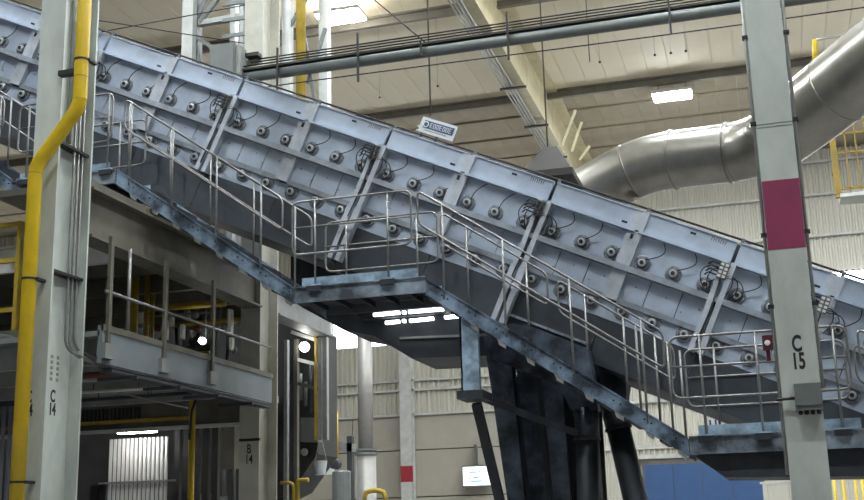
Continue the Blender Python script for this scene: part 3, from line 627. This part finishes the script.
for y, mt in ((11.2, TAN), (12.45, TAN), (13.72, TAN)):
    p = G().box(-6.98, -6.94, y - .03, y + .03, 3.55, 4.94).build('rail_post', mt, mz); G().box(-6.985, -6.93, y - .09, y + .09, 3.55, 3.72).build('post_bracket', MEZZ, p)
G().tube([(-6.96, 11.1, 4.30), (-6.96, 15.6, 4.30)], .018, 8).build('guard_rail', RAIL, mz)
G().tube([(-7.05, 11.75, 3.86), (-7.05, 11.75, 4.94)], .022, 8).build('rail_post', RAIL, mz)
# things on the mezzanine
def vpipe(x, y, z0, z1, r, mt, name, lab, cat='pipe', grp=None): return thing1(G().tube([(x, y, z0), (x, y, z1)], r, 12), name, mt, lab, cat, grp)
for k, (px, Yv, r) in enumerate(((134, 15.0, .065), (147, 15.3, .04), (153, 15.6, .03))):
    p = at(px, 310, Yv); t = vpipe(p.x, Yv, 3.86, 5.6, r, YELD, 'yellow_standpipe', '%s yellow standpipe on the mezzanine deck' % ('thickest', 'second', 'thinnest')[k], 'pipe', 'yellow standpipes')
    for z in (4.1, 4.5): G().disc((p.x, Yv, z), (0, 0, 1), [(-.015, r + .02), (.015, r + .02)], 12).build('coupling', YELD, t)
a = at(158, 308, 16.5); b = at(226, 303, 16.5); thing1(G().tube([a, b], .055, 10), 'yellow_header', YELD, 'horizontal yellow header pipe under the tan beam', 'pipe')
mf = empty('pipe_manifold', (-9, 17.2, 3.86), 'dark tangle of process pipes and valves behind the mezzanine rail', 'machine')
for i in range(16):
    p = at(random.uniform(125, 240), 345, 17.2); r = random.choice((.02, .03, .045, .06)); z0 = random.uniform(3.86, 4.3); z1 = random.uniform(4.7, 5.6)
    t = G().tube([(p.x, 17.2 + random.uniform(-.3, .5), z0), (p.x, 17.2, z1)], r, 8).build('riser', random.choice((DARK, GREY, COND, DIM, WHITE)), mf)
for i in range(9):
    z = random.uniform(4.0, 5.4); p = at(random.uniform(120, 180), 340, 17.1); L_ = random.uniform(.5, 1.6)
    G().tube([(p.x, 17.1, z), (p.x + L_, 17.1, z)], random.choice((.02, .03, .05)), 8).build('cross_pipe', random.choice((DARK, COND, YELD, GREY, DIM)), mf)
for i in range(12):
    p = at(random.uniform(125, 242), random.uniform(305, 352), 17.0); G().disc(p, (0, -1, 0), [(0, .06), (.05, .06), (.07, .03)], 10).build('valve_wheel', random.choice((BLACK, RUST, GREY, WHITE, DARK)), mf)
for px, py, w_, h_ in ((166, 330, .07, .16), (172, 322, .06, .08), (183, 332, .05, .12), (231, 322, .05, .2), (232, 344, .05, .1), (142, 318, .08, .1)):
    p = at(px, py, 16.9); G().box(p.x - w_ / 2, p.x + w_ / 2, 16.85, 16.95, p.z - h_, p.z + h_).build('gauge_box', WHITE, mf)
G().box(-15, -7.8, 16.6, 17.8, 3.75, 3.86).build('skid', MEZZ, mf)
def bulb(px, py, Y, r, lab):
    p = at(px, py, Y); l = empty('work_lamp', p, lab, 'lamp', 'bright work lamps')
    G().disc(p, (0, -1, 0), [(-.02, r * .5), (.0, r), (.05, r * .9), (.08, r * .4)], 16).build('lens', GLOW, l)
    G().disc(p, (0, 1, 0), [(.02, r * 1.05), (.08, r * .9), (.14, r * .3)], 16).build('lamp_shell', GREY, l)
    G().tube([(p.x, p.y + .1, p.z), (p.x, p.y + .1, 5.5)], .012, 6).build('stem', GREY, l)
bulb(203, 341, 16.5, .055, 'small round glaring lamp on the mezzanine beside the thin rail post')
bulb(305, 347, 18.4, .085, 'round glaring lamp behind the ladder frame right of column B 14')
bulb(320, 325, 18.5, .05, 'tiny glaring lamp just below the left end of the middle landing')
pb = tag(G().box(-24, at(283, 400, 21.8).x, 21.8, 22.0, 0, 6.1).build('dark_backdrop', DIM), 'dark backdrop standing in for the shade behind the mezzanine', 'partition')  # dark sheet added for the shaded depth behind the mezzanine
# under the mezzanine
sf = empty('soffit_beam', (-10, 16, 3.2), 'deep darkened tan soffit beam with a yellow line left of column B 14', 'beam')
G().box(-16, -7.55, 16.0, 16.3, 3.25, 3.78).build('web', TAN, sf); G().box(-16, -7.55, 15.9, 16.0, 3.22, 3.27).build('flange', WHITE, sf); G().box(-16, -8.45, 15.93, 16.0, 3.36, 3.41).build('yellow_strip', YELD, sf)
for k in range(16): G().box(-10.4 + k * .07, -10.37 + k * .07, 15.97, 16.0, 3.42, 3.6).build('vent_fin', DARK, sf)
tr = empty('cable_tray', (-7.0, 12.8, 3.30), 'dark cable tray hung under the mezzanine edge', 'tray')
G().box(-6.95, -6.80, 11.05, 15.3, 3.38, 3.41).build('tray_floor', DARK, tr)
for k in range(4): G().tube([(-6.93 + k * .035, 11.0, 3.43), (-6.93 + k * .035, 15.3, 3.43)], .013, 5).build('cable', BLACK, tr)
for y in (11.4, 12.4, 13.4, 14.4): G().box(-7.2, -6.7, y, y + .05, 3.34, 3.38).build('tray_bracket', DARK, tr)
thing1(G().tube([at(76, 377, 11.9), at(134, 371.5, 11.9)], .04, 8), 'rusty_pipe', RUST, 'rusty orange pipe under the mezzanine deck', 'pipe')
for i, (a, b, Y, r) in enumerate((((60, 394), (174, 387), 13.0, .022), ((60, 380), (188, 408), 13.4, .012), ((60, 402), (192, 393), 13.6, .025))):
    t = thing1(G().tube([at(*a, Y), at(*b, Y)], r, 6), 'service_pipe', (WHITE, COND, DARK)[i], '%s service pipe slung under the mezzanine' % ('pale', 'thin grey', 'dark')[i], 'pipe')
    for f_ in (.3, .7):
        q_ = at(*a, Y) * (1 - f_) + at(*b, Y) * f_; G().tube([q_, (q_.x, q_.y, 3.55)], .006, 5).build('pipe_hanger', DARK, t)
thing1(G().tube([at(193, 400, 15), (at(193, 430, 15).x, 15, 0)], .045, 10), 'yellow_post', YEL, 'slim yellow post left of column B 14', 'post')
ysn = at(190, 418, 15); thing1(G().tube([at(196, 400, 14.9), at(192, 412, 14.9), at(190, 440, 14.9)], .018, 6), 'hose', BLACK, 'black hose on the slim yellow post', 'hose')
sb = empty('slat_bank', (-9.95, 17, 0), 'bank of white vertical slats lit from above under the mezzanine', 'rack')
me = G().box(-.020, .020, -.02, .02, 0, 3.22).mesh('slat', TUBEW)
for k in range(14): inst(me, 'slat', sb, Vector((-10.42 + k * .078, 17, 0)) - W[sb.name])
G().box(-10.6, -9.2, 16.95, 16.98, 2.50, 2.53).build('tie_bar', COND, sb)
me = G().box(-.05, .05, -.05, .05, 0, 3.4).mesh('dark_slat', DIM)
for k in range(5): inst(me, 'dark_slat', sb, Vector((-9.25 + k * .17, 17.1, 0)) - W[sb.name])
tl = empty('strip_lamp', (-9.9, 16.6, 3.26), 'glaring strip lamp over the white slats', 'lamp')
G().box(-10.15, -9.35, 16.62, 16.78, 3.30, 3.36).build('lamp_housing', GREY, tl); G().box(-10.1, -9.45, 16.64, 16.76, 3.27, 3.30).build('tube', GLOW, tl)
G().box(-9.9, -9.85, 16.3, 16.7, 3.36, 3.40).build('bracket', GREY, tl)
mc = empty('dark_machine', (-9.3, 19, 0), 'dim machinery under the mezzanine beside the yellow post', 'machine')
for i in range(12):
    p = at(random.uniform(195, 236), 460, 19); G().tube([(p.x, 19 + random.uniform(-.3, .3), 0), (p.x, 19, random.uniform(1.8, 3.3))], random.choice((.03, .05, .09)), 8).build('pipe', random.choice((DARK, DIM, GREY)), mc)
p = at(232, 440, 18.7); G().box(p.x - .25, p.x + .1, 18.6, 18.8, p.z - .5, p.z + .5).build('panel', TAN, mc)
for i in range(5):
    p = at(88 + i * 4, 460, 19); G().box(p.x, p.x + .15, 19, 19.2, 0, 2.3 + .3 * (i % 2)).build('cabinet_column', DIM, mc)
# left of column C 14
yr = empty('yellow_guard_rail', (-9.4, 12.9, 4.2), 'yellow guard rail of the mezzanine at the left edge', 'railing')
YX = at(19, 260, 13).x
for z in (5.80, 5.30, 4.62): G().box(-12, YX, 12.98, 13.03, z - .03, z + .03).build('rail', YELD, yr)
for x in (YX, -10.7, -11.9): G().box(x - .03, x + .03, 12.97, 13.04, 4.3, 5.83).build('post', YELD, yr)
G().box(-12, -9.05, 12.9, 13.6, 4.22, 4.32).build('deck_edge', TAN, yr)
pn = empty('blue_grey_fascia', (-10.6, 14, 3.6), 'pale blue-grey fascia panel left of the yellow pipe', 'panel')
G().box(-13, -9.85, 14.0, 14.1, 3.66, 4.22).build('fascia', PANELB, pn); G().box(-13, -9.85, 13.95, 14.0, 4.1, 4.14).build('trim', WHITE, pn)
tb_ = empty('tube_rack', (-10.5, 14.5, 0), 'rack of bluish vertical tubes at the lower left corner', 'rack')
me = G().tube([(0, 0, 0), (0, 0, 3.55)], .03, 8).mesh('tube', TUBEB)
for k in range(12): inst(me, 'tube', tb_, Vector((-11.4 + k * .115, 14.4, 0)) - W[tb_.name])
G().box(-11.5, -9.9, 14.35, 14.45, 3.52, 3.6).build('top_bar', DARK, tb_)
thing1(G().tube(fillet([at(0, 336, 12.6), at(14, 338, 12.6), at(18, 348, 12.6), at(17, 352, 12.6)], .1, 4), .03, 8), 'bent_conduit', GREY, 'bent grey conduit left of the yellow pipe', 'conduit')
# right of column B 14: ladder frame and hopper machine
lf2 = empty('ladder_frame', (-8.2, 19, 0), 'open steel ladder frame right of column B 14', 'frame')
for px, r, mt in ((287, .03, COND), (293, .03, DARK), (297, .03, TAN), (317, .022, YELD), (321, .03, COND), (326, .04, COND)):
    p = at(px, 380, 18.5); G().box(p.x - r, p.x + r, 18.45, 18.55, at(px, 440, 18.5).z if px > 300 else 0, 4.92).build('upright', mt, lf2)
for y0, y1 in ((332, 341), (358, 365), (382, 389)):
    G().bar(at(292, y0, 18.5), at(319, y1, 18.5), .06, .06, (0, 1, 0)).build('rung', WHITE if y0 < 370 else TAN, lf2)
hm = empty('hopper_machine', (-8.3, 20, 0), 'dark hopper machine standing right of column B 14', 'machine')
pts = [at(x, y, 20) for x, y in ((278, 312), (322, 330), (322, 455), (296, 492), (280, 500))]
G().poly([(p.x, p.z) for p in pts], 19.8, 20.8).build('hopper', DIM, hm)
pts = [at(x, y, 19.7) for x, y in ((303, 418), (320, 418), (320, 442), (303, 442))]; G().poly([(p.x, p.z) for p in pts], 19.6, 19.8).build('side_box', GREY, hm)
for i in range(7):
    p = at(286 + i * 5, 400 + 6 * (i % 3), 19.6); G().tube([p, p + Vector((0, 0, random.uniform(.3, .9)))], .035, 8).build('pipe', random.choice((DARK, COND, GREY)), hm)
p = at(305, 452, 19.7); G().disc(p, (0, -1, 0), [(0, .07), (.06, .06), (.08, .02)], 12).build('knob', COND, hm)
G().box(-9.0, -8.62, 19.9, 20.7, 0, 2.4).build('base', DIM, hm)
bk = at(321, 469, 19.3); bu = tag(G().disc((bk.x, 19.3, bk.z - .1), (0, 0, 1), [(0, .085), (.24, .12)], 16).build('white_bucket', SIGNW), 'small white tapered bucket hung beside the hopper machine', 'bucket')
G().tube([(bk.x - .11, 19.3, bk.z + .14), (bk.x, 19.3, bk.z + .6), (bk.x + .11, 19.3, bk.z + .14)], .012, 5).build('bail', COND, bu); G().box(bk.x - .02, bk.x + .02, 19.28, 19.62, bk.z + .57, bk.z + .61).build('hook_bar', GREY, bu)
yg = empty('yellow_barrier', (-8.6, 18, 0), 'yellow barrier hoop at the foot of column B 14', 'barrier')
a = at(281, 483, 17.5); b = at(294, 484, 17.5); c = at(306, 480, 17.5)
G().tube(fillet([(a.x, 17.5, a.z), (b.x, 17.5, a.z), (b.x, 17.5, 0)], .1, 4), .03, 8).build('hoop', YELD, yg)
G().tube(fillet([(c.x + .05, 17.5, c.z), (b.x + .07, 17.5, c.z), (b.x + .07, 17.5, 0)], .05, 4), .035, 8).build('hoop', YELD, yg)
gx = empty('grey_gantry', (-11.5, 30, 0), 'grey gantry crosspiece left of the tall vertical pipe', 'gantry')
pts = [at(x, y, 30) for x, y in ((331, 440), (354, 444), (354, 452), (331, 450))]; G().poly([(p.x, p.z) for p in pts], 29.9, 30.2).build('crosspiece', COND, gx)
p = at(331, 400, 30); G().box(p.x - .10, p.x + .06, 29.9, 30.1, 3.2, 8).build('upright', WHITE, gx); p = at(351, 460, 30); G().box(p.x - .07, p.x + .07, 29.9, 30.1, 0, 4.2).build('upright', DARK, gx)
p = at(336, 425, 29.8); G().tube([(p.x, 29.8, 3.6), (p.x, 29.8, p.z + .35)], .07, 10).build('yellow_sleeve', YEL, gx)
br = empty('grey_drum', at(343, 500, 28), 'grey drum with a round motor on top near the vertical pipe', 'drum')
p = at(342, 472, 28); G().disc((p.x, 28, 0), (0, 0, 1), [(0, .24), (p.z, .24), (p.z + .03, .2)], 18).build('barrel', GREY, br)
p = at(336, 464, 28); G().disc(p, (0, -1, 0), [(-.1, .13), (.15, .13), (.17, .05)], 16).build('motor', DARK, br)
rk = thing1(G().tube(fillet([at(365, 500, 27), at(366, 492, 27), at(376, 490, 27), at(385, 492, 27), at(386, 500, 27)], .1, 3), .06, 8), 'yellow_valve', YELD, 'yellow valve handle at the foot of the vertical pipe', 'valve')

# ------------------------------------------------------------------ sign on the conveyor
sn = empty('nameplate_sign', (-3.82, 13.72, 6.5), 'small white nameplate sign with navy lettering on top of the conveyor', 'sign')
c = at(438, 129, 13.72); ROT = math.radians(23.5); SS = 1.22
def sbox(x0, x1, y0, y1, z0, z1):
    g = G().box(x0 * SS, x1 * SS, y0, y1, z0 * SS, z1 * SS); M4 = Matrix.Translation(c) @ Matrix.Rotation(ROT, 4, 'Y')
    g.v = [tuple(M4 @ Vector(p)) for p in g.v]; return g
sbox(-.205, .205, -.01, .01, -.085, .085).build('plate', SIGNW, sn)
sbox(-.165, .185, -.014, -.01, -.03, .055).build('printed_field', SIGNB, sn)
o = G().disc((-.14 * SS, -.0145, .012 * SS), (0, -1, 0), [(0, .034 * SS), (.002, .034 * SS)], 16); M4 = Matrix.Translation(c) @ Matrix.Rotation(ROT, 4, 'Y'); o.v = [tuple(M4 @ Vector(p)) for p in o.v]; em = o.build('round_emblem', SIGNW, sn)
o = G().disc((-.14 * SS, -.0168, .012 * SS), (0, -1, 0), [(0, .022 * SS), (.001, .022 * SS)], 16); o.v = [tuple(M4 @ Vector(p)) for p in o.v]; o.build('emblem_core', SIGNB, sn)
for k in range(7):
    x0 = -.09 + k * .037; g = G()
    for (xa, xb, za, zb) in ((0, .007, -.015, .04), (0, .028, .033, .04), (0, .028, -.015, -.008)) + (((.021, .028, -.015, .04),) if k % 3 else ((.012, .024, .008, .015),)):
        g2 = sbox(x0 + xa, x0 + xb, -.017, -.014, za, zb); g.add(g2.v, g2.f)
    g.build('letter', SIGNW, sn)
sbox(-.13, .12, -.012, -.01, -.055, -.047).build('small_print', COND, sn)
for d in (-.16, .02): sbox(d - .012, d + .012, .01, .03, -.24, 0).build('sign_post', DARK, sn)
for z in (-.03, -.075): sbox(-.225, -.205, -.012, .01, z - .01, z + .01).build('clip', WHITE, sn)

for a, b, lab in (((96, 33), (262, 2), 'rising'), ((96, 20), (262, 46), 'falling')):
    thing1(G().tube([at(*a, 16.0), at(*b, 17.2)], .010, 5), 'thin_wire', BLACK, 'thin dark wire %s from column C 14 towards column B 14' % lab, 'wire')
